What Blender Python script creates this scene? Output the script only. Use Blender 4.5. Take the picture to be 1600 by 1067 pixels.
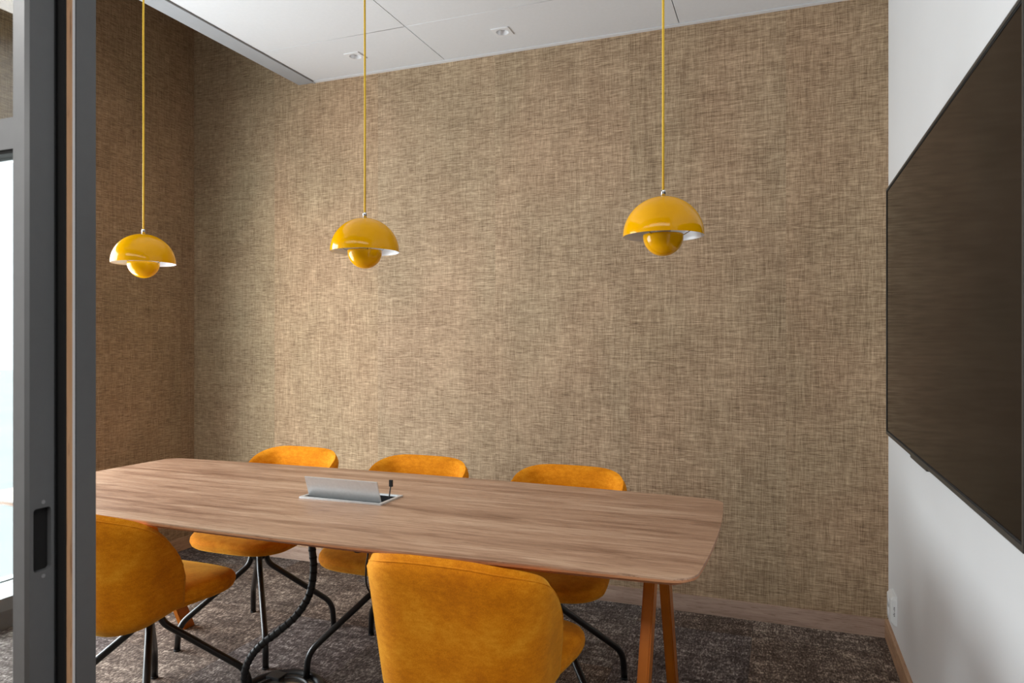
import bpy, bmesh, math, random
from mathutils import Vector, Matrix

for o in list(bpy.data.objects):
    bpy.data.objects.remove(o)
SC = bpy.context.scene
COL = SC.collection
random.seed(7)
PI = math.pi

def lin(c):
    c = c / 255.0
    return c / 12.92 if c <= 0.04045 else ((c + 0.055) / 1.055) ** 2.4
def rgb(r, g, b):
    return (lin(r), lin(g), lin(b), 1.0)

# ------------------------------------------------------------------ camera
cam_d = bpy.data.cameras.new('camera')
cam = bpy.data.objects.new('camera', cam_d)
COL.objects.link(cam)
cam.location = (0, 0, 1.279)
cam.rotation_euler = (PI / 2, 0, math.atan(420 / 1105))
cam_d.sensor_width = 36
cam_d.lens = 1105 / 1600 * 36
cam_d.clip_start = 0.05
cam_d.dof.use_dof = True
cam_d.dof.focus_distance = 2.9
cam_d.dof.aperture_fstop = 7.1
SC.camera = cam

# ------------------------------------------------------------------ exposure, world, lights
SC.view_settings.view_transform = 'Standard'
SC.view_settings.look = 'None'
SC.view_settings.exposure = 0.32
SC.view_settings.gamma = 1.0
SC.view_settings.use_curve_mapping = False

W = bpy.data.worlds.new('world'); SC.world = W
W.use_nodes = True
bg = W.node_tree.nodes['Background']
bg.inputs['Color'].default_value = (0.85, 0.92, 1.0, 1)
bg.inputs['Strength'].default_value = 1.6

def area(name, loc, rot, sx, sy, power, color, spread=PI):
    d = bpy.data.lights.new(name, 'AREA')
    d.shape = 'RECTANGLE'; d.size = sx; d.size_y = sy
    d.energy = power; d.color = color; d.spread = spread
    o = bpy.data.objects.new(name, d); COL.objects.link(o)
    o.location = loc; o.rotation_euler = rot
    return o
# daylight outside the tall window in the left wall (faces +x)
area('window_daylight', (-3.72, 1.70, 1.15), (0, -PI / 2, 0), 2.3, 1.7, 140, (0.93, 0.97, 1.0))
# corridor ceiling lighting behind and above the camera
area('corridor_ceiling_light', (-1.0, -0.7, 2.74), (0, 0, 0), 4.4, 1.0, 70, (1.0, 0.97, 0.93))
# low warm sunlight grazing in through that window onto the far wall
sd = bpy.data.lights.new('low_sun', 'SUN'); sd.energy = 0.62; sd.angle = math.radians(14)
sd.color = (1.0, 0.80, 0.58)
so = bpy.data.objects.new('low_sun', sd); COL.objects.link(so)
so.rotation_euler = Vector((0.56, 1.0, -0.03)).to_track_quat('-Z', 'Y').to_euler()

# ------------------------------------------------------------------ materials
def newmat(name):
    m = bpy.data.materials.new(name); m.use_nodes = True
    nt = m.node_tree
    return m, nt, nt.nodes['Principled BSDF']
def N(nt, t, **kw):
    n = nt.nodes.new(t)
    for k, v in kw.items():
        setattr(n, k, v)
    return n
def L(nt, a, b):
    nt.links.new(a, b)
def noise(nt, vec, scale3, detail=3, rough=0.6, dist=0.0, scale=1.0):
    mp = N(nt, 'ShaderNodeMapping'); mp.inputs['Scale'].default_value = scale3
    L(nt, vec, mp.inputs['Vector'])
    n = N(nt, 'ShaderNodeTexNoise')
    n.inputs['Scale'].default_value = scale
    n.inputs['Detail'].default_value = detail
    n.inputs['Roughness'].default_value = rough
    n.inputs['Distortion'].default_value = dist
    L(nt, mp.outputs[0], n.inputs['Vector'])
    return n.outputs['Fac']
def ramp(nt, fac, stops):
    r = N(nt, 'ShaderNodeValToRGB')
    e = r.color_ramp.elements
    e[0].position, e[0].color = stops[0]
    e[1].position, e[1].color = stops[-1]
    for p, c in stops[1:-1]:
        x = e.new(p); x.color = c
    L(nt, fac, r.inputs['Fac'])
    return r.outputs['Color']
def math_(nt, op, a, b, c=None):
    n = N(nt, 'ShaderNodeMath', operation=op)
    for i, v in enumerate((a, b, c)):
        if v is None: continue
        if isinstance(v, (int, float)): n.inputs[i].default_value = v
        else: L(nt, v, n.inputs[i])
    return n.outputs[0]
def mix(nt, mode, fac, a, b):
    n = N(nt, 'ShaderNodeMix', data_type='RGBA', blend_type=mode)
    n.inputs['Factor'].default_value = fac if isinstance(fac, (int, float)) else 0
    if not isinstance(fac, (int, float)): L(nt, fac, n.inputs['Factor'])
    for i, v in ((6, a), (7, b)):
        if isinstance(v, tuple): n.inputs[i].default_value = v
        else: L(nt, v, n.inputs[i])
    return n.outputs[2]
def bump(nt, p, h, strength, dist):
    b = N(nt, 'ShaderNodeBump')
    b.inputs['Strength'].default_value = strength
    b.inputs['Distance'].default_value = dist
    L(nt, h, b.inputs['Height']); L(nt, b.outputs[0], p.inputs['Normal'])
def plain(name, col, rough=0.5, metal=0.0, coat=0.0, nz=0.04, nscale=30, spec=0.5):
    m, nt, p = newmat(name)
    tc = N(nt, 'ShaderNodeTexCoord')
    f = noise(nt, tc.outputs['Object'], (nscale,) * 3, 3)
    lo = tuple(c * (1 - nz) for c in col[:3]) + (1,)
    hi = tuple(min(1, c * (1 + nz)) for c in col[:3]) + (1,)
    L(nt, ramp(nt, f, [(0.3, lo), (0.7, hi)]), p.inputs['Base Color'])
    p.inputs['Roughness'].default_value = rough
    p.inputs['Metallic'].default_value = metal
    p.inputs['Coat Weight'].default_value = coat
    p.inputs['Coat Roughness'].default_value = 0.05
    p.inputs['Specular IOR Level'].default_value = spec
    return m

def wallpaper():
    m, nt, p = newmat('woven_wallpaper')
    tc = N(nt, 'ShaderNodeTexCoord'); oi = N(nt, 'ShaderNodeObjectInfo')
    add = N(nt, 'ShaderNodeVectorMath', operation='ADD')
    sc = N(nt, 'ShaderNodeVectorMath', operation='SCALE'); sc.inputs['Scale'].default_value = 13.0
    L(nt, oi.outputs['Random'], sc.inputs[0])
    L(nt, tc.outputs['Object'], add.inputs[0]); L(nt, sc.outputs[0], add.inputs[1])
    v = add.outputs[0]
    h1 = noise(nt, v, (22, 22, 460), 4, 0.65)
    h2 = noise(nt, v, (6, 6, 170), 3, 0.6)
    v1 = noise(nt, v, (420, 420, 18), 4, 0.65)
    v2 = noise(nt, v, (110, 110, 3.0), 3, 0.6)
    bg_ = noise(nt, v, (5, 5, 4), 3, 0.5)
    a = math_(nt, 'MULTIPLY_ADD', h1, 0.54, math_(nt, 'MULTIPLY', h2, 0.17))
    b = math_(nt, 'MULTIPLY_ADD', v1, 0.37, math_(nt, 'MULTIPLY', v2, 0.12))
    s = math_(nt, 'ADD', a, b)
    s = math_(nt, 'MULTIPLY_ADD', bg_, 0.10, s)
    col = ramp(nt, s, [(0.49, rgb(94, 75, 58)), (0.575, rgb(142, 120, 98)), (0.65, rgb(169, 146, 122)), (0.76, rgb(212, 189, 162))])
    gr = noise(nt, v, (2.2, 2.2, 1.4), 2, 0.5)
    tint = ramp(nt, gr, [(0.35, rgb(236, 236, 222)), (0.65, rgb(255, 240, 226))])
    col = mix(nt, 'MULTIPLY', 0.45, col, tint)
    col = mix(nt, 'MULTIPLY', 1.0, col, oi.outputs['Color'])
    L(nt, col, p.inputs['Base Color'])
    p.inputs['Roughness'].default_value = 0.75
    p.inputs['Specular IOR Level'].default_value = 0.25
    bump(nt, p, s, 0.35, 0.002)
    return m

def carpet():
    m, nt, p = newmat('loop_pile_carpet')
    tc = N(nt, 'ShaderNodeTexCoord'); oi = N(nt, 'ShaderNodeObjectInfo')
    add = N(nt, 'ShaderNodeVectorMath', operation='ADD')
    sc = N(nt, 'ShaderNodeVectorMath', operation='SCALE'); sc.inputs['Scale'].default_value = 17.0
    L(nt, oi.outputs['Random'], sc.inputs[0])
    L(nt, tc.outputs['Object'], add.inputs[0]); L(nt, sc.outputs[0], add.inputs[1])
    v = add.outputs[0]
    f1 = noise(nt, v, (150, 60, 1), 3, 0.7)
    f2 = noise(nt, v, (9, 34, 1), 4, 0.7)
    f3 = noise(nt, v, (40, 9, 1), 4, 0.7)
    f4 = noise(nt, v, (3, 3, 1), 3, 0.6)
    s = math_(nt, 'MULTIPLY_ADD', f1, 0.52, math_(nt, 'MULTIPLY', f2, 0.27))
    s = math_(nt, 'ADD', s, math_(nt, 'MULTIPLY_ADD', f3, 0.19, math_(nt, 'MULTIPLY', f4, 0.10)))
    col = ramp(nt, s, [(0.43, rgb(62, 54, 51)), (0.54, rgb(104, 94, 88)), (0.595, rgb(144, 133, 125)), (0.66, rgb(206, 196, 184))])
    col = mix(nt, 'MULTIPLY', 1.0, col, oi.outputs['Color'])
    L(nt, col, p.inputs['Base Color'])
    p.inputs['Roughness'].default_value = 0.95
    p.inputs['Specular IOR Level'].default_value = 0.1
    w = N(nt, 'ShaderNodeTexWave', wave_type='BANDS', bands_direction='X')
    w.inputs['Scale'].default_value = 60; w.inputs['Distortion'].default_value = 3
    L(nt, tc.outputs['Object'], w.inputs['Vector'])
    hh = math_(nt, 'MULTIPLY_ADD', w.outputs['Fac'], 0.35, s)
    bump(nt, p, hh, 0.8, 0.006)
    return m

def wood(name, c0, c1, c2, axis='x', rough=0.42, plank=0.12):
    m, nt, p = newmat(name)
    tc = N(nt, 'ShaderNodeTexCoord')
    v = tc.outputs['Object']
    def s3(along, across):
        return {'x': (along, across, across), 'y': (across, along, across), 'z': (across, across, along)}[axis]
    f1 = noise(nt, v, s3(0.9, 13), 4, 0.6, 0.6)
    f2 = noise(nt, v, s3(5, 120), 4, 0.7, 0.2)
    f3 = noise(nt, v, s3(3.5, 26), 5, 0.65, 1.2)
    s = math_(nt, 'MULTIPLY_ADD', f1, 0.45, math_(nt, 'MULTIPLY', f2, 0.25))
    s = math_(nt, 'MULTIPLY_ADD', f3, 0.32, s)
    col = ramp(nt, s, [(0.40, c0), (0.52, c1), (0.64, c2)])
    pore = noise(nt, v, s3(9, 230), 3, 0.75, 0.3)
    dk = ramp(nt, pore, [(0.34, rgb(170, 150, 138)), (0.43, rgb(255, 255, 255))])
    col = mix(nt, 'MULTIPLY', 0.8, col, dk)
    L(nt, col, p.inputs['Base Color'])
    p.inputs['Roughness'].default_value = rough
    bump(nt, p, s, 0.08, 0.001)
    return m

def velvet():
    m, nt, p = newmat('mustard_velvet')
    tc = N(nt, 'ShaderNodeTexCoord')
    v = tc.outputs['Object']
    f1 = noise(nt, v, (7, 7, 7), 4, 0.6)
    f2 = noise(nt, v, (420, 420, 420), 2, 0.7)
    f3 = noise(nt, v, (40, 40, 90), 3, 0.7)
    s = math_(nt, 'MULTIPLY_ADD', f1, 0.45, math_(nt, 'MULTIPLY', f2, 0.3))
    s = math_(nt, 'MULTIPLY_ADD', f3, 0.25, s)
    col = ramp(nt, s, [(0.38, rgb(192, 106, 6)), (0.5, rgb(220, 132, 12)), (0.62, rgb(238, 160, 38))])
    L(nt, col, p.inputs['Base Color'])
    p.inputs['Roughness'].default_value = 0.85
    p.inputs['Specular IOR Level'].default_value = 0.15
    p.inputs['Sheen Weight'].default_value = 0.6
    p.inputs['Sheen Roughness'].default_value = 0.4
    p.inputs['Sheen Tint'].default_value = rgb(255, 205, 90)
    bump(nt, p, f2, 0.3, 0.001)
    return m

def glass(name, tint=(1, 1, 1, 1)):
    m = bpy.data.materials.new(name); m.use_nodes = True
    nt = m.node_tree; nt.nodes.clear()
    out = N(nt, 'ShaderNodeOutputMaterial'); mx = N(nt, 'ShaderNodeMixShader')
    tr = N(nt, 'ShaderNodeBsdfTransparent'); gl = N(nt, 'ShaderNodeBsdfGlossy')
    tr.inputs['Color'].default_value = tint
    gl.inputs['Roughness'].default_value = 0.02
    fr = N(nt, 'ShaderNodeFresnel'); fr.inputs['IOR'].default_value = 1.45
    ge = N(nt, 'ShaderNodeNewGeometry')
    fac = math_(nt, 'MULTIPLY', fr.outputs[0], math_(nt, 'SUBTRACT', 1.0, ge.outputs['Backfacing']))
    L(nt, fac, mx.inputs[0]); L(nt, tr.outputs[0], mx.inputs[1]); L(nt, gl.outputs[0], mx.inputs[2])
    L(nt, mx.outputs[0], out.inputs['Surface'])
    return m

M = {}
M['paper'] = wallpaper()
M['carpet'] = carpet()
M['velvet'] = velvet()
M['table'] = wood('walnut_laminate', rgb(140, 102, 78), rgb(184, 145, 118), rgb(212, 178, 150), 'x', 0.38)
M['edge'] = wood('tabletop_edge', rgb(170, 108, 68), rgb(196, 132, 90), rgb(210, 150, 108), 'x', 0.5)
M['base_x'] = wood('skirting_oak_x', rgb(158, 130, 114), rgb(182, 155, 138), rgb(198, 172, 155), 'x', 0.5)
M['base_y'] = wood('skirting_oak_y', rgb(158, 122, 94), rgb(184, 146, 114), rgb(200, 162, 130), 'y', 0.5)
M['ply'] = wood('lining_wood', rgb(190, 144, 104), rgb(206, 160, 118), rgb(220, 176, 134), 'z', 0.6)
M['leg'] = plain('amber_lacquer', rgb(176, 96, 14), 0.3, 0, 0.0, 0.10, 8, spec=0.35)
M['white'] = plain('white_paint', rgb(226, 226, 228), 0.55, nz=0.012, nscale=3)
M['whitewall'] = plain('white_wall_paint', rgb(228, 229, 231), 0.6, nz=0.012, nscale=2)
M['greywall'] = plain('grey_corridor_wall', rgb(112, 108, 104), 0.7, nz=0.03, nscale=3)
M['ceil'] = plain('ceiling_panel_white', rgb(222, 223, 226), 0.7, nz=0.015, nscale=60)
M['ceilgrey'] = plain('ceiling_edge_grey', rgb(168, 170, 174), 0.5, nz=0.02)
M['seam'] = plain('ceiling_seam', rgb(150, 150, 152), 0.7)
M['anth'] = plain('anthracite_metal', rgb(96, 98, 100), 0.42, 0.0, 0, 0.03, 40)
M['anth_lit'] = plain('anthracite_metal_lit_face', rgb(150, 152, 154), 0.36, 0.6, 0, 0.03, 40)  # anthracite lightened: corridor light reflected on the door face, put into the colour
M['rubber'] = plain('black_rubber', rgb(16, 16, 17), 0.8)
M['blackm'] = plain('black_powder_coat', rgb(24, 23, 23), 0.33, 0.0, 0.1, 0.05, 60)
M['blackp'] = plain('black_plastic', rgb(22, 22, 24), 0.5)
M['yellow'] = plain('yellow_enamel', rgb(246, 176, 0), 0.08, 0, 0.0, 0.02, 4, spec=0.24)
M['inner'] = plain('white_enamel', rgb(238, 240, 244), 0.35, nz=0.01)
M['cord'] = plain('yellow_cord', rgb(250, 200, 60), 0.7, nz=0.12, nscale=300)
M['chrome'] = plain('chrome', rgb(210, 212, 216), 0.15, 1.0)
M['alu'] = plain('brushed_aluminium', rgb(222, 224, 226), 0.38, 0.45, nz=0.04, nscale=90)
M['screen'] = plain('screen_glass', rgb(10, 8, 8), 0.10, 0, 0.0, 0.02)
M['screen'].node_tree.nodes['Principled BSDF'].inputs['IOR'].default_value = 1.17
M['bezel'] = plain('screen_bezel', rgb(66, 66, 64), 0.4, 0.3)
M['socket'] = plain('socket_plastic', rgb(232, 234, 234), 0.35, nz=0.01)
M['glass'] = glass('clear_glass', (0.97, 0.985, 0.98, 1))
M['greyp'] = plain('grey_plug_plastic', rgb(92, 98, 108), 0.45)
M['dish'] = plain('smoked_plastic', rgb(70, 66, 60), 0.18, 0, 0.5)
M['lens'] = plain('spot_reflector', rgb(236, 236, 238), 0.2, 0.2)
M['ground'] = plain('outdoor_ground', rgb(214, 214, 210), 0.9, nz=0.06, nscale=0.5)

# ------------------------------------------------------------------ helpers
def link(name, me, mat, parent=None, smooth=False, color=None):
    o = bpy.data.objects.new(name, me); COL.objects.link(o)
    if mat is not None and not me.materials: me.materials.append(mat)
    if smooth:
        for p in me.polygons: p.use_smooth = True
    if parent: o.parent = parent
    if color: o.color = color
    return o
def bm_obj(name, bm, mat, parent=None, smooth=False, color=None):
    bmesh.ops.recalc_face_normals(bm, faces=bm.faces)
    me = bpy.data.meshes.new(name); bm.to_mesh(me); bm.free()
    return link(name, me, mat, parent, smooth, color)
def add_box(bm, x0, x1, y0, y1, z0, z1, bev=0.0):
    r = bmesh.ops.create_cube(bm, size=1.0)
    vs = r['verts']
    for v in vs:
        v.co = Vector(((x0 + x1) / 2 + v.co.x * (x1 - x0), (y0 + y1) / 2 + v.co.y * (y1 - y0), (z0 + z1) / 2 + v.co.z * (z1 - z0)))
    if bev:
        es = list({e for v in vs for e in v.link_edges})
        bmesh.ops.bevel(bm, geom=es, offset=bev, segments=2, affect='EDGES', profile=0.7)
def box(name, x0, x1, y0, y1, z0, z1, mat, parent=None, bev=0.0, color=None):
    bm = bmesh.new(); add_box(bm, x0, x1, y0, y1, z0, z1, bev)
    return bm_obj(name, bm, mat, parent, False, color)
def struct(o, label=None):
    o['kind'] = 'structure'
    if label: o['label'] = label
    return o
def empty(name, loc, label=None, cat=None, group=None, rz=0.0):
    o = bpy.data.objects.new(name, None); COL.objects.link(o)
    o.location = loc; o.rotation_euler = (0, 0, rz); o.empty_display_size = 0.1
    tag(o, label, cat, group)
    return o
def tag(o, label=None, cat=None, group=None):
    if label: o['label'] = label
    if cat: o['category'] = cat
    if group: o['group'] = group
    return o
def fillet(pts, rad, n=6):
    pts = [Vector(p) for p in pts]
    out = [pts[0]]
    for i in range(1, len(pts) - 1):
        a, b, c = pts[i - 1], pts[i], pts[i + 1]
        d1 = (a - b); d2 = (c - b)
        r = min(rad, d1.length * 0.45, d2.length * 0.45)
        p1 = b + d1.normalized() * r; p2 = b + d2.normalized() * r
        for k in range(n + 1):
            t = k / n
            out.append((1 - t) ** 2 * p1 + 2 * t * (1 - t) * b + t * t * p2)
    out.append(pts[-1])
    return out
def smooth_path(pts, n=6):
    P = [Vector(p) for p in pts]; out = []
    for i in range(len(P) - 1):
        p0 = P[max(i - 1, 0)]; p1 = P[i]; p2 = P[i + 1]; p3 = P[min(i + 2, len(P) - 1)]
        for k in range(n):
            t = k / n
            out.append(0.5 * ((2 * p1) + (p2 - p0) * t + (2 * p0 - 5 * p1 + 4 * p2 - p3) * t * t + (3 * p1 - p0 - 3 * p2 + p3) * t ** 3))
    out.append(P[-1])
    return out
def add_tube(bm, pts, rad, seg=12, cap=True):
    pts = [Vector(p) for p in pts]
    rings = []; up = None
    for i, p in enumerate(pts):
        d = (pts[min(i + 1, len(pts) - 1)] - pts[max(i - 1, 0)]).normalized()
        if up is None:
            up = Vector((0, 0, 1)) if abs(d.z) < 0.9 else Vector((1, 0, 0))
            up = (up - d * up.dot(d)).normalized()
        else:
            up = (up - d * up.dot(d)).normalized()
        s = d.cross(up)
        r = rad(i / (len(pts) - 1)) if callable(rad) else rad
        rings.append([bm.verts.new(p + (up * math.cos(2 * PI * k / seg) + s * math.sin(2 * PI * k / seg)) * r) for k in range(seg)])
    for a, b in zip(rings[:-1], rings[1:]):
        for k in range(seg):
            bm.faces.new((a[k], a[(k + 1) % seg], b[(k + 1) % seg], b[k]))
    if cap:
        bm.faces.new(rings[0]); bm.faces.new(rings[-1])
def tube(name, pts, rad, mat, parent=None, seg=12):
    bm = bmesh.new(); add_tube(bm, pts, rad, seg)
    return bm_obj(name, bm, mat, parent, True)
def add_lathe(bm, prof, cx=0, cy=0, seg=48, close=False):
    rings = []
    for r, z in prof:
        if r < 1e-6: rings.append([bm.verts.new((cx, cy, z))])
        else: rings.append([bm.verts.new((cx + r * math.cos(2 * PI * k / seg), cy + r * math.sin(2 * PI * k / seg), z)) for k in range(seg)])
    for a, b in zip(rings[:-1], rings[1:]):
        if len(a) == 1 and len(b) == 1: continue
        for k in range(seg):
            k2 = (k + 1) % seg
            if len(a) == 1: bm.faces.new((a[0], b[k], b[k2]))
            elif len(b) == 1: bm.faces.new((a[k], a[k2], b[0]))
            else: bm.faces.new((a[k], a[k2], b[k2], b[k]))
def lathe(name, prof, mat, parent=None, seg=48, at=(0, 0)):
    bm = bmesh.new(); add_lathe(bm, prof, at[0], at[1], seg)
    return bm_obj(name, bm, mat, parent, True)
def plate(outlines, z0, z1):
    """closed flat plate with holes from 2D outlines, returned as mesh"""
    cu = bpy.data.curves.new('tmp', 'CURVE'); cu.dimensions = '2D'; cu.fill_mode = 'BOTH'
    cu.extrude = (z1 - z0) / 2
    for ol in outlines:
        sp = cu.splines.new('POLY'); sp.points.add(len(ol) - 1)
        for i, (x, y) in enumerate(ol): sp.points[i].co = (x, y, 0, 1)
        sp.use_cyclic_u = True
    o = bpy.data.objects.new('tmp', cu); COL.objects.link(o)
    dg = bpy.context.evaluated_depsgraph_get()
    me = bpy.data.meshes.new_from_object(o.evaluated_get(dg))
    bpy.data.objects.remove(o); bpy.data.curves.remove(cu)
    me.transform(Matrix.Translation((0, 0, (z0 + z1) / 2)))
    me.materials.clear()
    return me
def rrect(x0, x1, y0, y1, r, n=6):
    out = []
    for cx, cy, a0 in ((x1 - r, y1 - r, 0), (x0 + r, y1 - r, PI / 2), (x0 + r, y0 + r, PI), (x1 - r, y0 + r, 1.5 * PI)):
        for k in range(n + 1):
            a = a0 + PI / 2 * k / n
            out.append((cx + r * math.cos(a), cy + r * math.sin(a)))
    return out

# ------------------------------------------------------------------ room shell
XL, XR, YB, YF = -3.44, 0.435, 3.44, 0.82
ZC, ZT = 2.785, 3.5
YC = -1.9          # corridor back wall

# floor: slab and carpet tiles
floor = struct(box('floor', XL - 0.2, 1.4, YC - 0.1, YB + 0.2, -0.15, -0.012, M['seam']))
tm = bpy.data.meshes.new('carpet_tile')
bm = bmesh.new(); add_box(bm, -0.2494, 0.2494, -0.2494, 0.2494, -0.012, 0.0); bm.to_mesh(tm); bm.free()
tm.materials.append(M['carpet'])
tones = [(0.90, 0.90, 0.97), (1.0, 0.93, 0.88), (0.84, 0.83, 0.85), (1.05, 0.98, 0.93), (0.95, 0.86, 0.80), (0.93, 0.95, 0.99)]
i = 0
for a in range(-7, 3):
    for b in range(-8, 4):
        x = -0.117 + 0.25 + 0.5 * a; y = 1.60 + 0.25 + 0.5 * b + 0.13
        if x - 0.25 > 1.2 or y - 0.25 > YB or x + .25 < XL: continue
        t = link('carpet_tile', tm, None, floor)
        t.location = (x, y, 0)
        c = tones[(a * 7 + b * 3 + (a * b) % 5) % 6]
        if (a, b) == (-1, 2): c = (0.86, 0.86, 0.92)
        if (a, b) == (0, 2): c = (1.04, 0.95, 0.88)
        t.color = c + (1,)

# walls with wallpaper drops
def drop(name, x0, x1, y0, y1, z0, z1, tint, parent):
    return box(name, x0, x1, y0, y1, z0, z1, M['paper'], parent, 0, tint + (1,))
wb = struct(box('wall_back', XL - 0.2, 1.4, YB, YB + 0.15, -0.15, ZT, M['whitewall']))
xs = [XL, -2.82, -2.11, -1.40, -0.69, 0.022, XR]
tb = [(0.93, 0.97, 0.93), (1.02, 0.99, 0.94), (1.0, 0.99, 0.97), (0.99, 0.98, 0.96), (0.98, 0.96, 0.93), (0.97, 0.94, 0.90)]
for (a, b, t) in zip(xs[:-1], xs[1:], tb):
    drop('wallpaper_drop', a, b, YB - 0.003, YB + 0.0, 0.0, ZT, t, wb)
WY0, WY1, WZ0, WZ1 = 0.95, 2.48, 0.07, 2.22   # window opening in the left wall
bm = bmesh.new()
add_box(bm, XL - 0.2, XL, WY1, YB, -0.15, ZT)
add_box(bm, XL - 0.2, XL, YC - 0.1, WY0, -0.15, ZT)
add_box(bm, XL - 0.2, XL, WY0, WY1, WZ1, ZT)
add_box(bm, XL - 0.2, XL, WY0, WY1, -0.15, WZ0)
wl = struct(bm_obj('wall_left', bm, M['whitewall']))
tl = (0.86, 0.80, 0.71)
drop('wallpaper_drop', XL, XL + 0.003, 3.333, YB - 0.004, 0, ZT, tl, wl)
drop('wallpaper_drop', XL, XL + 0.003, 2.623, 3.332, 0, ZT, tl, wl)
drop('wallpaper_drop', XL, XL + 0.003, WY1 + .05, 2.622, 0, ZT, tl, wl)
drop('wallpaper_drop', XL, XL + 0.003, 1.70, WY1 + .049, WZ1 + .05, ZT, (0.95, 0.98, 0.9), wl)  # greenish tint here and on the next drop: cool light painted into the paper
drop('wallpaper_drop', XL, XL + 0.003, 0.88, 1.699, WZ1 + .05, ZT, (0.95, 0.98, 0.9), wl)
wr = struct(box('wall_right', XR, XR + 0.15, YF, YB, -0.15, ZT, M['whitewall']))
# corridor beyond the glazed front
struct(box('wall_corridor', XL - 0.2, 1.55, YC - 0.1, YC, -0.15, ZT, M['greywall']))
struct(box('wall_corridor_end', 1.4, 1.55, YC, YF, -0.15, ZT, M['greywall']))
struct(box('ceiling_corridor', XL - 0.2, 1.55, YC - 0.1, YF + 0.02, 2.785, 2.9, M['greywall']))
struct(box('ceiling_upper', XL - 0.2, 0.6, YF, YB + 0.15, ZT, ZT + 0.1, M['ceil']))

# suspended ceiling with panels
ceil = struct(box('ceiling', -2.60, XR, YF + 0.02, YB - 0.004, ZC + 0.018, ZC + 0.06, M['seam']))
cx = [-2.525, -1.68, -0.45, XR]; cy = [0.86, 1.78, 2.98, YB - 0.03]
lights = [(-1.265, 3.197), (-2.098, 3.194)]
for i in range(3):
    for j in range(3):
        g = 0.002
        ox0, ox1, oy0, oy1 = cx[i] + g, cx[i + 1] - g, cy[j] + g, cy[j + 1] - g
        ol = [[(ox0, oy0), (ox1, oy0), (ox1, oy1), (ox0, oy1)]]
        for lx, ly in lights:
            if ox0 < lx < ox1 and oy0 < ly < oy1:
                ol.append([(lx + 0.033 * math.cos(2 * PI * k / 24), ly + 0.033 * math.sin(2 * PI * k / 24)) for k in range(24)])
        link('ceiling_panel', plate(ol, ZC, ZC + 0.0175), M['ceil'], ceil)
bm = bmesh.new()
for a, b in (((-2.644, ZC - 0.002), (-2.532, ZC - 0.002)),):
    add_box(bm, a[0], b[0], YF + 0.02, YB - 0.004, ZC - 0.002, ZC + 0.10)
bm_obj('edge_profile', bm, M['ceilgrey'], ceil)
box('edge_lip', -2.536, -2.528, YF + 0.02, YB - 0.004, ZC - 0.008, ZC + 0.017, M['ceilgrey'], ceil)
box('wall_angle_trim', -2.53, XR, YB - 0.027, YB - 0.003, ZC - 0.004, ZC + 0.017, M['white'], ceil)

# recessed downlights
for k, (lx, ly) in enumerate(lights):
    r = empty('downlight', (lx, ly, ZC),
              ['small square white ceiling downlight, the one nearer the right wall', 'small square white ceiling downlight just beside the middle pendant cord'][k],
              'downlight', 'square recessed ceiling downlights')
    circ = [(0.031 * math.cos(2 * PI * q / 24), 0.031 * math.sin(2 * PI * q / 24)) for q in range(24)]
    link('square_plate', plate([rrect(-0.045, 0.045, -0.045, 0.045, 0.003, 2), circ], -0.004, 0.0), M['white'], r)
    lathe('reflector', [(0.031, -0.003), (0.029, 0.005), (0.026, 0.035), (0.0, 0.036)], M['lens'], r, 24)
    lathe('lamp', [(0.0, 0.012), (0.017, 0.014), (0.02, 0.022), (0.02, 0.034)], M['inner'], r, 20)

# skirting boards
struct(box('baseboard_back', XL + 0.015, XR - 0.0152, YB - 0.018, YB - 0.003, 0.0, 0.078, M['base_x'], None, 0.0012))
struct(box('baseboard_right', XR - 0.015, XR, YF + 0.06, YB - 0.003, 0.0, 0.078, M['base_y'], None, 0.0012))
struct(box('baseboard_left', XL + 0.003, XL + 0.0148, WY1 + 0.05, YB - 0.003, 0.0, 0.078, M['base_y'], None, 0.0012))

# window in the left wall
bm = bmesh.new()
for a in ((WY0, WY0 + .05, WZ0, WZ1), (WY1 - .05, WY1, WZ0, WZ1), (WY0 + .05, WY1 - .05, WZ0, WZ0 + .05), (WY0 + .05, WY1 - .05, WZ1 - .05, WZ1)):
    add_box(bm, XL - 0.14, XL - 0.08, *a)
win = struct(bm_obj('window_1', bm, M['anth']))
box('glass_pane', XL - 0.115, XL - 0.105, WY0 + .05, WY1 - .05, WZ0 + .05, WZ1 - .05, M['glass'], win)
box('mullion', XL - 0.135, XL - 0.085, 1.70, 1.735, WZ0 + .05, WZ1 - .05, M['anth'], win)
struct(box('trim_1', XL + 0.003, XL + 0.22, WY0, WY1 + 0.02, 0.0, 0.14, M['anth'], None, 0.004))
struct(box('ground', -40, XL - 0.2, -30, 30, -0.4, -0.3, M['ground']))

# glazed front partition
xj = -1.088
wf = struct(box('wall_front', 0.36, 1.4, YF, YF + 0.06, -0.15, ZC, M['whitewall']))
HJ = 2.62
box('rubber_gasket', xj - 0.06, xj, 0.815, 0.8195, 0, HJ, M['rubber'], wf)
box('wood_lining', xj - 0.06, xj, 0.8195, 0.8295, 0, HJ, M['ply'], wf)
box('white_strip', xj - 0.06, xj, 0.8295, 0.8342, 0, HJ, M['white'], wf)
box('shadow_gap_strip', xj - 0.06, xj - 0.002, 0.8342, 0.8362, 0, HJ, M['rubber'], wf)
box('door_jamb', xj - 0.06, xj, 0.8362, 0.8725, 0, HJ, M['anth'], wf, 0.001)
box('head_frame', XL, 0.36, 0.815, 0.8725, HJ, HJ + 0.06, M['anth'], wf)
box('bulkhead', XL, 0.36, 0.825, 0.8625, HJ + 0.06, ZC + 0.02, M['whitewall'], wf)
box('bulkhead_upper', XL, XR, YF, 0.84, ZC + 0.06, ZT, M['whitewall'], wf)
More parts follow.
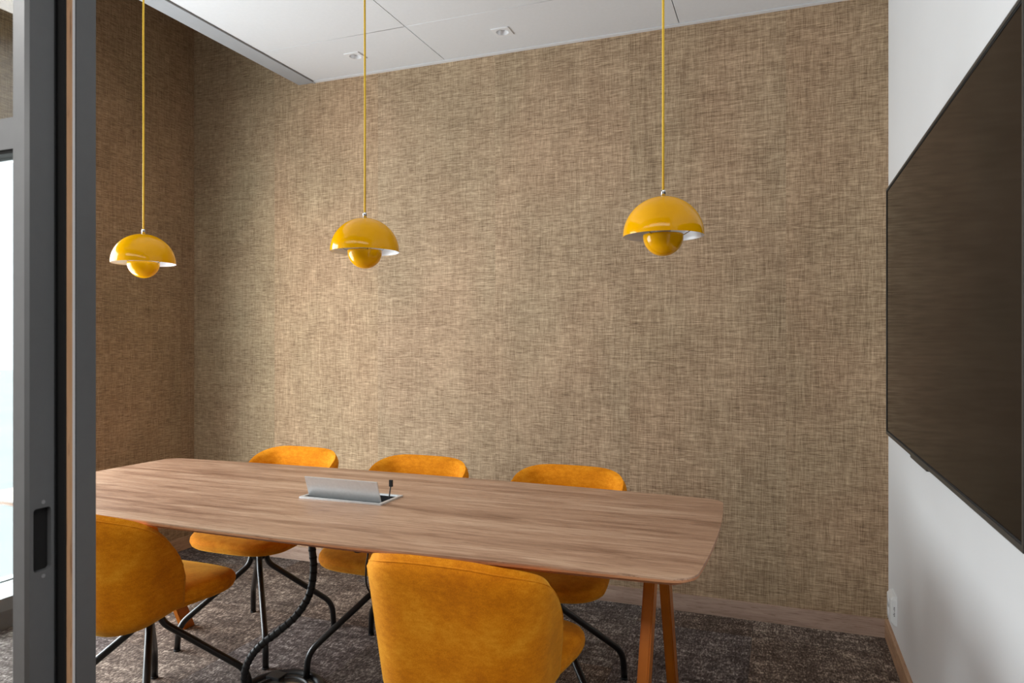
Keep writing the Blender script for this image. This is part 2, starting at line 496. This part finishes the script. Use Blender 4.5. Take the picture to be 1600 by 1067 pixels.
box('door_jamb', 0.30, 0.36, 0.815, 0.8725, 0, HJ, M['anth'], wf, 0.001)
box('partition_glass', XL, xj - 0.06, 0.840, 0.850, 0.05, HJ, M['glass'], wf)
box('sill_rail', XL, xj - 0.06, 0.822, 0.868, 0.0, 0.05, M['anth'], wf)

# sliding glazed door leaf
x1 = -1.100; y0, y1 = 0.767, 0.811
dl = struct(box('door_1', x1 - 0.038, x1 - 0.012, y0, y1, 0.01, 2.60, M['anth_lit']))
pw, ph0, ph1 = (0.773, 0.802), 0.914, 1.014
# edge plate with a rounded slot: built flat (x->y, y->z) then turned upright
me = plate([[(y0, 0.01), (y1 - .004, 0.01), (y1 - .004, 2.60), (y0, 2.60)], rrect(pw[0], pw[1], ph0, ph1, 0.005)], 0.0, 0.012)
me.transform(Matrix(((0, 0, 1, x1 - 0.012), (1, 0, 0, 0), (0, 1, 0, 0), (0, 0, 0, 1))))
link('edge_plate', me, M['anth'], dl)
box('brush_seal', x1 - 0.012, x1 - 0.001, y1 - 0.004, y1, 0.01, 2.60, M['blackp'], dl)
box('recessed_pull', x1 - 0.0125, x1 - 0.009, pw[0] - .001, pw[1] + .001, ph0 - .001, ph1 + .001, M['rubber'], dl)
for zz in (ph0 - 0.009, ph1 + 0.009):
    bm = bmesh.new(); add_tube(bm, [(x1 - 0.001, 0.789, zz), (x1 + 0.0006, 0.789, zz)], 0.0032, 14)
    bm_obj('screw', bm, M['anth_lit'], dl, False)
box('door_rail', -2.05, x1 - 0.038, y0, y1, 1.585, 1.635, M['anth_lit'], dl)
box('rail_gasket', -2.05, x1 - 0.038, y0 + .002, y1 - .01, 1.579, 1.585, M['rubber'], dl)
box('door_rail', -2.05, x1 - 0.038, y0, y1, 2.54, 2.60, M['anth_lit'], dl)
box('door_rail', -2.05, x1 - 0.038, y0, y1, 0.01, 0.09, M['anth_lit'], dl)
box('door_stile', -2.088, -2.05, y0, y1, 0.01, 2.60, M['anth_lit'], dl)
box('glass_pane', -2.05, x1 - 0.038, 0.785, 0.793, 0.09, 1.579, M['glass'], dl)
box('glass_pane', -2.05, x1 - 0.038, 0.785, 0.793, 1.635, 2.54, M['glass'], dl)

# ------------------------------------------------------------------ conference table
TC = (-1.41, 2.071); TZ = 0.74
def outline(inset=0.0, r=0.07):
    a, b = 1.232, 0.440        # corner half sizes; sides bulge beyond
    ba, bb = 0.014, 0.040
    r0 = r; pts = []
    ai, bi = a - r0, b - r0
    def side(n=24):
        res = []
        for k in range(n + 1):                       # bottom side, left to right
            t = -1 + 2 * k / n
            res.append(((t * ai, -bi - bb * (1 - t * t)), (2 * bb * t / ai * 1.0, -1.0)))
        return res
    def endr(n=12):
        res = []
        for k in range(n + 1):
            t = -1 + 2 * k / n
            res.append(((ai + ba * (1 - t * t), t * bi), (1.0, 2 * ba * t / bi)))
        return res
    S = side(); E = endr()
    S2 = [((-p[0], -p[1]), (-n[0], -n[1])) for p, n in S]
    E2 = [((-p[0], -p[1]), (-n[0], -n[1])) for p, n in E]
    rr = r0 - inset
    segs = [S, E, S2, E2]
    for i, sg in enumerate(segs):
        for p, n in sg:
            l = math.hypot(*n); pts.append((p[0] + n[0] / l * rr, p[1] + n[1] / l * rr))
        p, n = sg[-1]; q, m = segs[(i + 1) % 4][0]
        a0 = math.atan2(n[1], n[0]); a1 = math.atan2(m[1], m[0])
        while a1 < a0: a1 += 2 * PI
        for k in range(1, 9):
            aa = a0 + (a1 - a0) * k / 9
            cxx = p[0] + (q[0] - p[0]) * k / 9; cyy = p[1] + (q[1] - p[1]) * k / 9
            pts.append((cxx + rr * math.cos(aa), cyy + rr * math.sin(aa)))
    return pts
table = empty('conference_table', (TC[0], TC[1], 0), 'long walnut-topped conference table with rounded corners and amber splayed legs', 'table')
HX0, HX1, HY0, HY1 = -1.543 - TC[0], -1.237 - TC[0], 2.027 - TC[1], 2.157 - TC[1]
hole = [(HX0, HY0), (HX1, HY0), (HX1, HY1), (HX0, HY1)]
link('tabletop', plate([outline(0), hole], TZ - 0.0045, TZ), M['table'], table)
# slim chamfered lower layer of the top
bm = bmesh.new()
prof = [(0.0002, TZ - 0.0046), (0.0006, TZ - 0.0105), (0.034, TZ - 0.026)]
rings = []
for ins, z in prof:
    rings.append([bm.verts.new((x, y, z)) for x, y in outline(ins)])
for a, b in zip(rings[:-1], rings[1:]):
    n = len(a)
    for k in range(n): bm.faces.new((a[k], b[k], b[(k + 1) % n], a[(k + 1) % n]))
bm_obj('edge_band', bm, M['edge'], table)
link('underside', plate([outline(0.033), hole], TZ - 0.0262, TZ - 0.020), M['edge'], table)
def bar(bm, p, q, wx, wy):
    p = Vector(p); q = Vector(q)
    vs = []
    for c in (p, q):
        vs.append([bm.verts.new(c + Vector((sx * wx / 2, sy * wy / 2, 0))) for sx, sy in ((-1, -1), (1, -1), (1, 1), (-1, 1))])
    a, b = vs
    for k in range(4): bm.faces.new((a[k], a[(k + 1) % 4], b[(k + 1) % 4], b[k]))
    bm.faces.new(a); bm.faces.new(b)
for X in (-0.335, -2.485):
    x = X - TC[0]
    for s in (-1, 1):
        bm = bmesh.new()
        bar(bm, (x, s * 0.375, 0.0), (x, s * 0.075, 0.713), 0.030, 0.062)
        bmesh.ops.bevel(bm, geom=list(bm.edges), offset=0.004, segments=2, affect='EDGES')
        bm_obj('leg', bm, M['leg'], table)
    box('leg_bracket', x - 0.03, x + 0.03, -0.16, 0.16, 0.700, 0.714, M['blackm'], table)
box('stretcher_beam', -1.06, 1.06, -0.2, -0.15, 0.685, 0.714, M['blackm'], table)
box('stretcher_beam', -1.06, 1.06, 0.15, 0.2, 0.685, 0.714, M['blackm'], table)

# flip-up power box
pbx = empty('power_box', (-1.39, 2.0915, TZ), 'brushed aluminium flip-up socket box set into the tabletop', 'socket box')
fx0, fx1, fy0, fy1 = -0.162, 0.162, -0.0745, 0.0745
link('frame', plate([rrect(fx0, fx1, fy0, fy1, 0.002, 2), [(-.150, -.0625), (.150, -.0625), (.150, .0625), (-.150, .0625)]], 0.0, 0.005), M['alu'], pbx)
bm = bmesh.new()
t = 0.003
add_box(bm, -.151, .151, -.064, .064, -0.07, -0.067)
add_box(bm, -.1525, -.150, -.064, .064, -0.07, 0.0); add_box(bm, .150, .1525, -.064, .064, -0.07, 0.0)
add_box(bm, -.15, .15, -.0645, -.0625, -0.07, 0.0); add_box(bm, -.15, .15, .0625, .0645, -0.07, 0.0)
bm_obj('well', bm, M['blackp'], pbx)
# flap, leaning towards the camera side
bm = bmesh.new(); add_box(bm, -.147, .141, -.0018, .0018, 0, 0.078, 0.0006)
bmesh.ops.rotate(bm, verts=bm.verts, cent=(0, 0, 0), matrix=Matrix.Rotation(math.radians(20), 3, 'X'))
bmesh.ops.translate(bm, verts=bm.verts, vec=(0, -.036, 0.0))
bm_obj('flap', bm, M['alu'], pbx)
box('socket_strip', -.14, .14, -.01, .045, -0.066, -0.03, M['blackp'], pbx, 0.002)
for q in range(4):
    lathe('socket', [(0.0, -0.034), (0.016, -0.034), (0.017, -0.0295), (0.02, -0.0295)], M['greyp'], pbx, 20, (-.105 + q * .062, .018))
cb = tube('charging_cable', smooth_path([(-1.252, 2.105, 0.70), (-1.250, 2.108, 0.745), (-1.246, 2.112, 0.785)]), 0.0022, M['blackp'])
tag(cb, 'black charging cable standing up at the end of the socket box', 'cable')
box('plug', -1.2515, -1.2395, 2.1085, 2.1165, 0.783, 0.806, M['blackp'], cb, 0.0012)

# ------------------------------------------------------------------ chairs
def shell_mesh():
    n_s, n_t = 40, 12
    W2 = 0.240; corner = 0.125; yb = -0.318
    # plan path: centre-back -> side -> forward, by arc length
    straight = W2 - corner
    arc = corner * PI / 2
    wing = 0.140
    tot = straight + arc + wing
    def plan(l):
        if l < straight: return l, yb, (0, -1)
        if l < straight + arc:
            a = (l - straight) / corner
            return straight + corner * math.sin(a), yb + corner * (1 - math.cos(a)), (math.sin(a), -math.cos(a))
        return W2, yb + corner + (l - straight - arc), (1, 0)
    def htop(l):
        s0 = 0.020
        q = max(0.0, (l - s0) / (tot - s0))
        return 0.450 + 0.332 * (max(0, 1 - q ** 2.7)) ** (1 / 2.1)
    def hbot(l):
        return 0.392 + 0.036 * (l / tot) ** 2
    bm = bmesh.new(); grid = []
    TH = 0.034
    for layer in (0, 1):
        g = []
        for i in range(-n_s // 2, n_s // 2 + 1):
            u = abs(i) / (n_s // 2); sg = 1 if i >= 0 else -1
            l = tot * (1 - (1 - u) ** 1.25)
            x, y, nrm = plan(l); top = htop(l); bot = hbot(l)
            colv = []
            for j in range(n_t + 1):
                t = j / n_t
                z = bot + (top - bot) * t
                k = (z - 0.39) / 0.39
                sc = 0.87 + 0.14 * max(0, min(1, k * 1.1)) ** 0.9
                curl = 0.008 * max(0, 1 - k / 0.12) ** 2
                px = x * (sc - curl * 2); py = (y + 0.02) * (sc - curl) - 0.02 - 0.012 * max(0, k) ** 2
                # thickness tapers at the rim so that it closes into a round edge
                e = min(1.0, (top - z) / 0.016 + 0.0, ) if t > 0.5 else min(1.0, (z - bot) / 0.014)
                eu = min(1.0, (tot - l) / 0.018)
                th = TH * math.sqrt(max(0.0, 1 - (1 - max(0.0, min(e, eu))) ** 2)) * 0.5 + 0.0001
                mid = TH / 2
                d = mid - th if layer == 0 else mid + th
                colv.append(bm.verts.new(((px - nrm[0] * d) * sg, py - nrm[1] * d, z)))
            g.append(colv)
        grid.append(g)
    for layer in (0, 1):
        g = grid[layer]
        for a, b in zip(g[:-1], g[1:]):
            for j in range(n_t): bm.faces.new((a[j], a[j + 1], b[j + 1], b[j]))
    A, B = grid
    nn = len(A)
    for i in range(nn - 1):
        bm.faces.new((A[i][0], A[i + 1][0], B[i + 1][0], B[i][0]))
        bm.faces.new((A[i][-1], A[i + 1][-1], B[i + 1][-1], B[i][-1]))
    for j in range(n_t):
        bm.faces.new((A[0][j], A[0][j + 1], B[0][j + 1], B[0][j]))
        bm.faces.new((A[-1][j], A[-1][j + 1], B[-1][j + 1], B[-1][j]))
    # seam line following the rim on the outside
    rim = []
    for i in range(nn):
        c = A[i]
        zt = c[-1].co.z
        # point 14 mm below the rim on the outer layer
        for j in range(n_t, 0, -1):
            if c[j - 1].co.z <= zt - 0.017:
                f = (zt - 0.017 - c[j - 1].co.z) / max(1e-6, (c[j].co.z - c[j - 1].co.z))
                rim.append(c[j - 1].co.lerp(c[j].co, max(0, min(1, f))))
                break
    rim = rim[2:-2]
    return bm, rim
def seat_bm():
    bm = bmesh.new(); n = 56
    def ring(s, z, ex=3.6):
        r = []
        for k in range(n):
            a = 2 * PI * k / n
            c, d = math.cos(a), math.sin(a)
            x = 0.238 * s * math.copysign(abs(c) ** (2 / ex), c)
            y = 0.215 * s * 1.10 * math.copysign(abs(d) ** (2 / ex), d) - 0.006
            f = 0.80 + 0.20 * min(1, max(0, (y + 0.22) / 0.34))
            zz = z - (0.010 * max(0, (y - 0.12) / 0.1) if z > .45 else 0)
            r.append(bm.verts.new((x * f, y, zz)))
        return r
    prof = [(0.50, 0.419), (0.86, 0.420), (0.94, 0.423), (0.975, 0.430), (0.990, 0.4395), (0.994, 0.441), (0.990, 0.4425), (1.0, 0.453), (0.992, 0.466), (0.965, 0.475), (0.91, 0.480), (0.7, 0.4825), (0.3, 0.484)]
    R = [ring(s, z) for s, z in prof]
    for a, b in zip(R[:-1], R[1:]):
        for k in range(n): bm.faces.new((a[k], a[(k + 1) % n], b[(k + 1) % n], b[k]))
    bm.faces.new(R[0]); bm.faces.new(R[-1])
    return bm
def make_chair():
    root = empty('swivel_chair', (0, 0, 0))
    bmS, rim = shell_mesh()
    bk = bm_obj('backrest', bmS, M['velvet'], root, True)
    tube('piping', rim, 0.0022, M['velvet'], bk, 6)
    bm_obj('seat', seat_bm(), M['velvet'], root, True)
    lathe('swivel_hub', [(0.0, 0.345), (0.029, 0.345), (0.032, 0.349), (0.032, 0.402), (0.06, 0.408), (0.12, 0.411), (0.12, 0.4185), (0.0, 0.4185)], M['blackm'], root, 32)
    for k in range(4):
        a = PI / 4 + k * PI / 2
        ca, sa = math.cos(a), math.sin(a)
        prof = [(0.022, 0.372), (0.030, 0.338), (0.285, 0.118), (0.318, 0.085), (0.319, 0.006)]
        prof = [(0.026, 0.385), (0.036, 0.322), (0.312, 0.106), (0.319, 0.006)]
        pts = fillet([(r * ca, r * sa, z) for r, z in prof], 0.045, 6)
        lg = tube('leg', pts, 0.0122, M['blackm'], root, 14)
        bm = bmesh.new(); add_tube(bm, [(0.319 * ca, 0.319 * sa, 0.0), (0.319 * ca, 0.319 * sa, 0.008)], 0.0126, 14)
        bm_obj('glide', bm, M['rubber'], lg, True)
    return root
def copy_tree(o, parent=None):
    c = o.copy(); COL.objects.link(c)
    if parent: c.parent = parent
    for ch in list(o.children): copy_tree(ch, c)
    return c
chair0 = make_chair()
chairs = [
    (-2.107, 2.466, PI, 0, 'mustard velvet swivel chair at the far long side, nearest the left corner', 'mustard swivel chairs around the table'),
    (-1.445, 2.440, PI, 0, 'mustard velvet swivel chair at the far side, behind the socket box, middle of three', 'mustard swivel chairs around the table'),
    (-0.780, 2.430, PI, 0, 'mustard velvet swivel chair at the far long side, nearest the wall screen', 'mustard swivel chairs around the table'),
    (-2.000, 1.805, 0, 0, 'mustard velvet swivel chair at the near side, partly hidden by the door frame', 'mustard swivel chairs around the table'),
    (-0.735, 1.775, 0, 0, 'large foreground mustard velvet chair seen from behind, cut off by the bottom edge', 'mustard swivel chairs around the table'),
]
for i, (x, y, rz, tw, lab, grp) in enumerate(chairs):
    c = chair0 if i == 0 else copy_tree(chair0)
    c.location = (x, y, 0); c.rotation_euler = (0, 0, rz)
    tag(c, lab, 'chair', grp)

# ------------------------------------------------------------------ pendants
def make_pendant():
    root = empty('pendant_lamp', (0, 0, 0))     # origin at the rim level of the shade
    R = 0.115; T = 0.0016
    out = [(R * math.cos(a), 0.112 * math.sin(a)) for a in [PI / 2 * k / 24 for k in range(25)]]
    out = [(R, -0.003)] + [(R, 0.0)] + out[1:]
    out[-1] = (0.0, 0.112)
    lathe('shade', out, M['yellow'], root, 72)
    inn = [(R, -0.003)] + [((R - T) * math.cos(a), (0.112 - T) * math.sin(a)) for a in [PI / 2 * k / 24 for k in range(25)]]
    inn[-1] = (0.0, 0.112 - T)
    lathe('shade_lining', inn, M['inner'], root, 72)
    r = 0.0575; zc = -0.002
    bowl = [(0.0, zc - r)] + [(r * math.cos(a), zc + r * math.sin(a)) for a in [-PI / 2 + PI / 2 * k / 20 for k in range(1, 21)]] + [(r, zc + 0.004), (r - 0.002, zc + 0.004)]
    bowl += [((r - 0.002) * math.cos(a), zc + (r - 0.002) * math.sin(a)) for a in [-PI / 2 * k / 14 for k in range(1, 14)]] + [(0.0, zc - r + 0.002)]
    bo = lathe('lower_bowl', bowl, M['yellow'], root, 48)
    for k in range(3):
        a = 0.35 + k * 2 * PI / 3
        tube('strut', [((r - 0.001) * math.cos(a), (r - 0.001) * math.sin(a), -0.001), ((R - 0.010) * math.cos(a), (R - 0.010) * math.sin(a), 0.028)], 0.0013, M['chrome'], bo, 8)
    lathe('cord_grip', [(0.0, 0.111), (0.0068, 0.111), (0.0068, 0.1295), (0.0066, 0.130), (0.0, 0.130)], M['chrome'], root, 20)
    lathe('lamp_holder', [(0.0, 0.108), (0.017, 0.108), (0.017, 0.060), (0.013, 0.055), (0.0, 0.055)], M['inner'], root, 24)
    lathe('bulb', [(0.012, 0.056), (0.022, 0.035), (0.024, 0.022), (0.020, 0.006), (0.010, -0.002), (0.0, -0.004)], M['inner'], root, 24)
    bm = bmesh.new(); add_tube(bm, [(0, 0, 0.127), (0.0005, 0, 0.5), (-0.0005, 0, 0.9), (0, 0, 1.18)], 0.0036, 10)
    bm_obj('cord', bm, M['cord'], root, True)
    lathe('ceiling_rose', [(0.0, 1.175), (0.035, 1.177), (0.04, 1.20), (0.04, 1.2005)], M['yellow'], root, 32)
    return root
pend0 = make_pendant()
pl = [(-2.317, 2.062, 'glossy yellow dome pendant lamp, leftmost of the three, next to the door frame'),
      (-1.317, 2.062, 'glossy yellow dome pendant lamp hanging above the socket box, middle of three'),
      (-0.317, 2.062, 'glossy yellow dome pendant lamp, rightmost of three, nearest the wall screen')]
for i, (x, y, lab) in enumerate(pl):
    p = pend0 if i == 0 else copy_tree(pend0)
    p.location = (x, y, 1.585); p.rotation_euler = (0, 0, i * 0.9)
    tag(p, lab, 'pendant lamp', 'yellow dome pendants over the table')

# ------------------------------------------------------------------ wall screen
sx = 0.385
TY0, TY1, TZ0, TZ1 = 1.432, 3.108, 0.918, 1.873
tv = empty('wall_screen', (XR, (TY0 + TY1) / 2, TZ0), 'large switched-off flat screen mounted on the white wall', 'screen')
ly0, ly1 = TY0 - (TY0 + TY1) / 2, TY1 - (TY0 + TY1) / 2; H = TZ1 - TZ0; fx = sx - XR
box('panel', fx + 0.0025, fx + 0.004, ly0 + .007, ly1 - .007, 0.011, H - .007, M['screen'], tv)
me = plate([[(ly0, 0), (ly1, 0), (ly1, H), (ly0, H)], [(ly0 + .008, .012), (ly1 - .008, .012), (ly1 - .008, H - .008), (ly0 + .008, H - .008)]], 0, 0.010)
me.transform(Matrix(((0, 0, 1, fx), (1, 0, 0, 0), (0, 1, 0, 0), (0, 0, 0, 1))))
link('bezel', me, M['bezel'], tv)
me = plate([[(ly0 + .008, .012), (ly1 - .008, .012), (ly1 - .008, H - .008), (ly0 + .008, H - .008)], [(ly0 + .012, .016), (ly1 - .012, .016), (ly1 - .012, H - .012), (ly0 + .012, H - .012)]], 0.0005, 0.003)
me.transform(Matrix(((0, 0, 1, fx + 0.001), (1, 0, 0, 0), (0, 1, 0, 0), (0, 0, 0, 1))))
link('inner_border', me, M['rubber'], tv)
box('rear_housing', fx + 0.006, -0.016, ly0 + .05, ly1 - .05, 0.04, H - .04, M['blackp'], tv, 0.004)
box('wall_mount', -0.017, -0.0005, -0.3, 0.3, H / 2 - .15, H / 2 + .15, M['blackm'], tv)
box('sensor_bump', fx + 0.0005, fx + 0.012, 2.29 - (TY0 + TY1) / 2, 2.56 - (TY0 + TY1) / 2, -0.008, 0.0, M['bezel'], tv, 0.0015)

# ------------------------------------------------------------------ surface socket by the corner
sk = empty('wall_socket', (XR, 3.24, 0.135), 'white surface-mounted double socket low on the white wall in the corner', 'socket')
bm = bmesh.new()
sec = [(0, -0.045), (-0.018, -0.036), (-0.023, -0.030), (-0.023, 0.06), (0, 0.07)]
def skin(zz, off): return [bm.verts.new((x * off, y, zz)) for x, y in sec]
A = [skin(0.0, 0.55), skin(0.014, 1.0), skin(0.104, 1.0), skin(0.118, 0.55)]
for a, b in zip(A[:-1], A[1:]):
    for k in range(5): bm.faces.new((a[k], a[(k + 1) % 5], b[(k + 1) % 5], b[k]))
bm.faces.new(A[0]); bm.faces.new(A[-1])
bm_obj('housing', bm, M['socket'], sk)
for zc in (0.034, 0.084):
    bm = bmesh.new(); add_tube(bm, [(-0.0225, 0.015, zc), (-0.0255, 0.015, zc)], 0.021, 24)
    s = bm_obj('socket_face', bm, M['white'], sk, True)
    bm = bmesh.new(); add_tube(bm, [(-0.0254, 0.015, zc), (-0.0259, 0.015, zc)], 0.016, 24)
    bm_obj('socket_recess', bm, M['socket'], s, True)
bm = bmesh.new()
for q, (z0, w) in enumerate(((0.040, .004), (0.046, .006), (0.052, .004), (0.061, .003), (0.068, .005), (0.074, .004))):
    # marks lie on the angled near face
    p0 = Vector((-0.007, -0.0415, z0)); d = Vector((-0.018, 0.009, 0)).normalized()
    n = Vector((-d.y, d.x, 0)); n = n if n.y < 0 else -n
    c = p0 + n * 0.0006
    v = [c, c + d * w, c + d * w + Vector((0, 0, .0028)), c + Vector((0, 0, .0028))]
    f = [bm.verts.new(x) for x in v]; g = [bm.verts.new(x - n * 0.001) for x in v]
    bm.faces.new(f); bm.faces.new(g[::-1])
    for k in range(4): bm.faces.new((f[k], f[(k + 1) % 4], g[(k + 1) % 4], g[k]))
bm_obj('printed_marks', bm, M['rubber'], sk)

# ------------------------------------------------------------------ cables under the table
ca_, sa_ = math.cos(cam.rotation_euler.z), math.sin(cam.rotation_euler.z)
def at(u, v, z):      # world point for a pixel of the 1600x1067 photograph at a given depth
    r = (u - 800) / 1105 * z
    return Vector((-sa_ * z + ca_ * r, ca_ * z + sa_ * r, 1.279 - (v - 534) / 1105 * z))
pts = [at(483, 800, 2.46), at(487, 850, 2.46), at(490, 890, 2.46), at(483, 930, 2.46), at(463, 962, 2.45), at(434, 988, 2.44), at(408, 1008, 2.44), at(390, 1030, 2.45), at(382, 1056, 2.46), at(386, 1085, 2.50)]
pts[0].z = 0.712
p = pts[-1]; 
pp = smooth_path(pts + [Vector((p.x + 0.025, p.y + 0.01, 0.022))], 10)
slv = tube('cable_sleeve', pp, 0.0122, M['blackp'], None, 12)
tag(slv, 'thick black cable sleeve curving down from the tabletop to the floor', 'cable sleeve')
bm = bmesh.new()
for k in range(6, len(pp) - 3, 3):
    d = (pp[k + 1] - pp[k - 1]).normalized()
    add_tube(bm, [pp[k] - d * 0.003, pp[k] + d * 0.003], 0.0134, 12)
bm_obj('sleeve_rib', bm, M['rubber'], slv, True)['kind'] = 'stuff'

bx, by = -1.70, 2.105
base = empty('cable_floor_base', (bx, by, 0), 'round black rimmed floor dish at the foot of the cable sleeve', 'floor box')
lathe('rim', [(0.155, 0.0), (0.158, 0.006), (0.152, 0.018), (0.140, 0.024), (0.128, 0.020), (0.124, 0.012), (0.124, 0.0)], M['blackp'], base, 64)
lathe('lid', [(0.0, 0.013), (0.118, 0.013), (0.1235, 0.009), (0.1235, 0.001)], M['dish'], base, 56)
lathe('inner_ring', [(0.090, 0.013), (0.093, 0.019), (0.098, 0.019), (0.101, 0.013)], M['blackp'], base, 56)
box('cable_flap', -0.105, -0.045, 0.045, 0.095, 0.012, 0.026, M['blackp'], base, 0.004)

# power strip and loose cords under the tabletop
ps = box('power_strip', -1.45, -1.375, 2.03, 2.075, 0.578, 0.668, M['greyp'], None, 0.006)
tag(ps, 'grey plug block hanging under the tabletop beside black cords', 'power strip')
ps.location = (0, 0, 0)
c1 = tube('loose_cord', smooth_path([at(515, 845, 2.3), at(530, 856, 2.25), at(545, 852, 2.2), at(556, 862, 2.2), at(570, 860, 2.2), at(580, 853, 2.15)]), 0.004, M['blackp'])
tag(c1, 'short black cord looping beneath the tabletop edge', 'cord')
c2 = tube('hanging_cord', smooth_path([at(576, 846, 2.2), at(575, 865, 2.2), at(572, 890, 2.2), at(573, 915, 2.2), at(584, 934, 2.2), at(600, 945, 2.2), at(612, 935, 2.2), at(618, 905, 2.2), at(620, 860, 2.2)]), 0.0028, M['blackp'])
tag(c2, 'thin black cord hanging in a loop behind the foreground chair', 'cord')
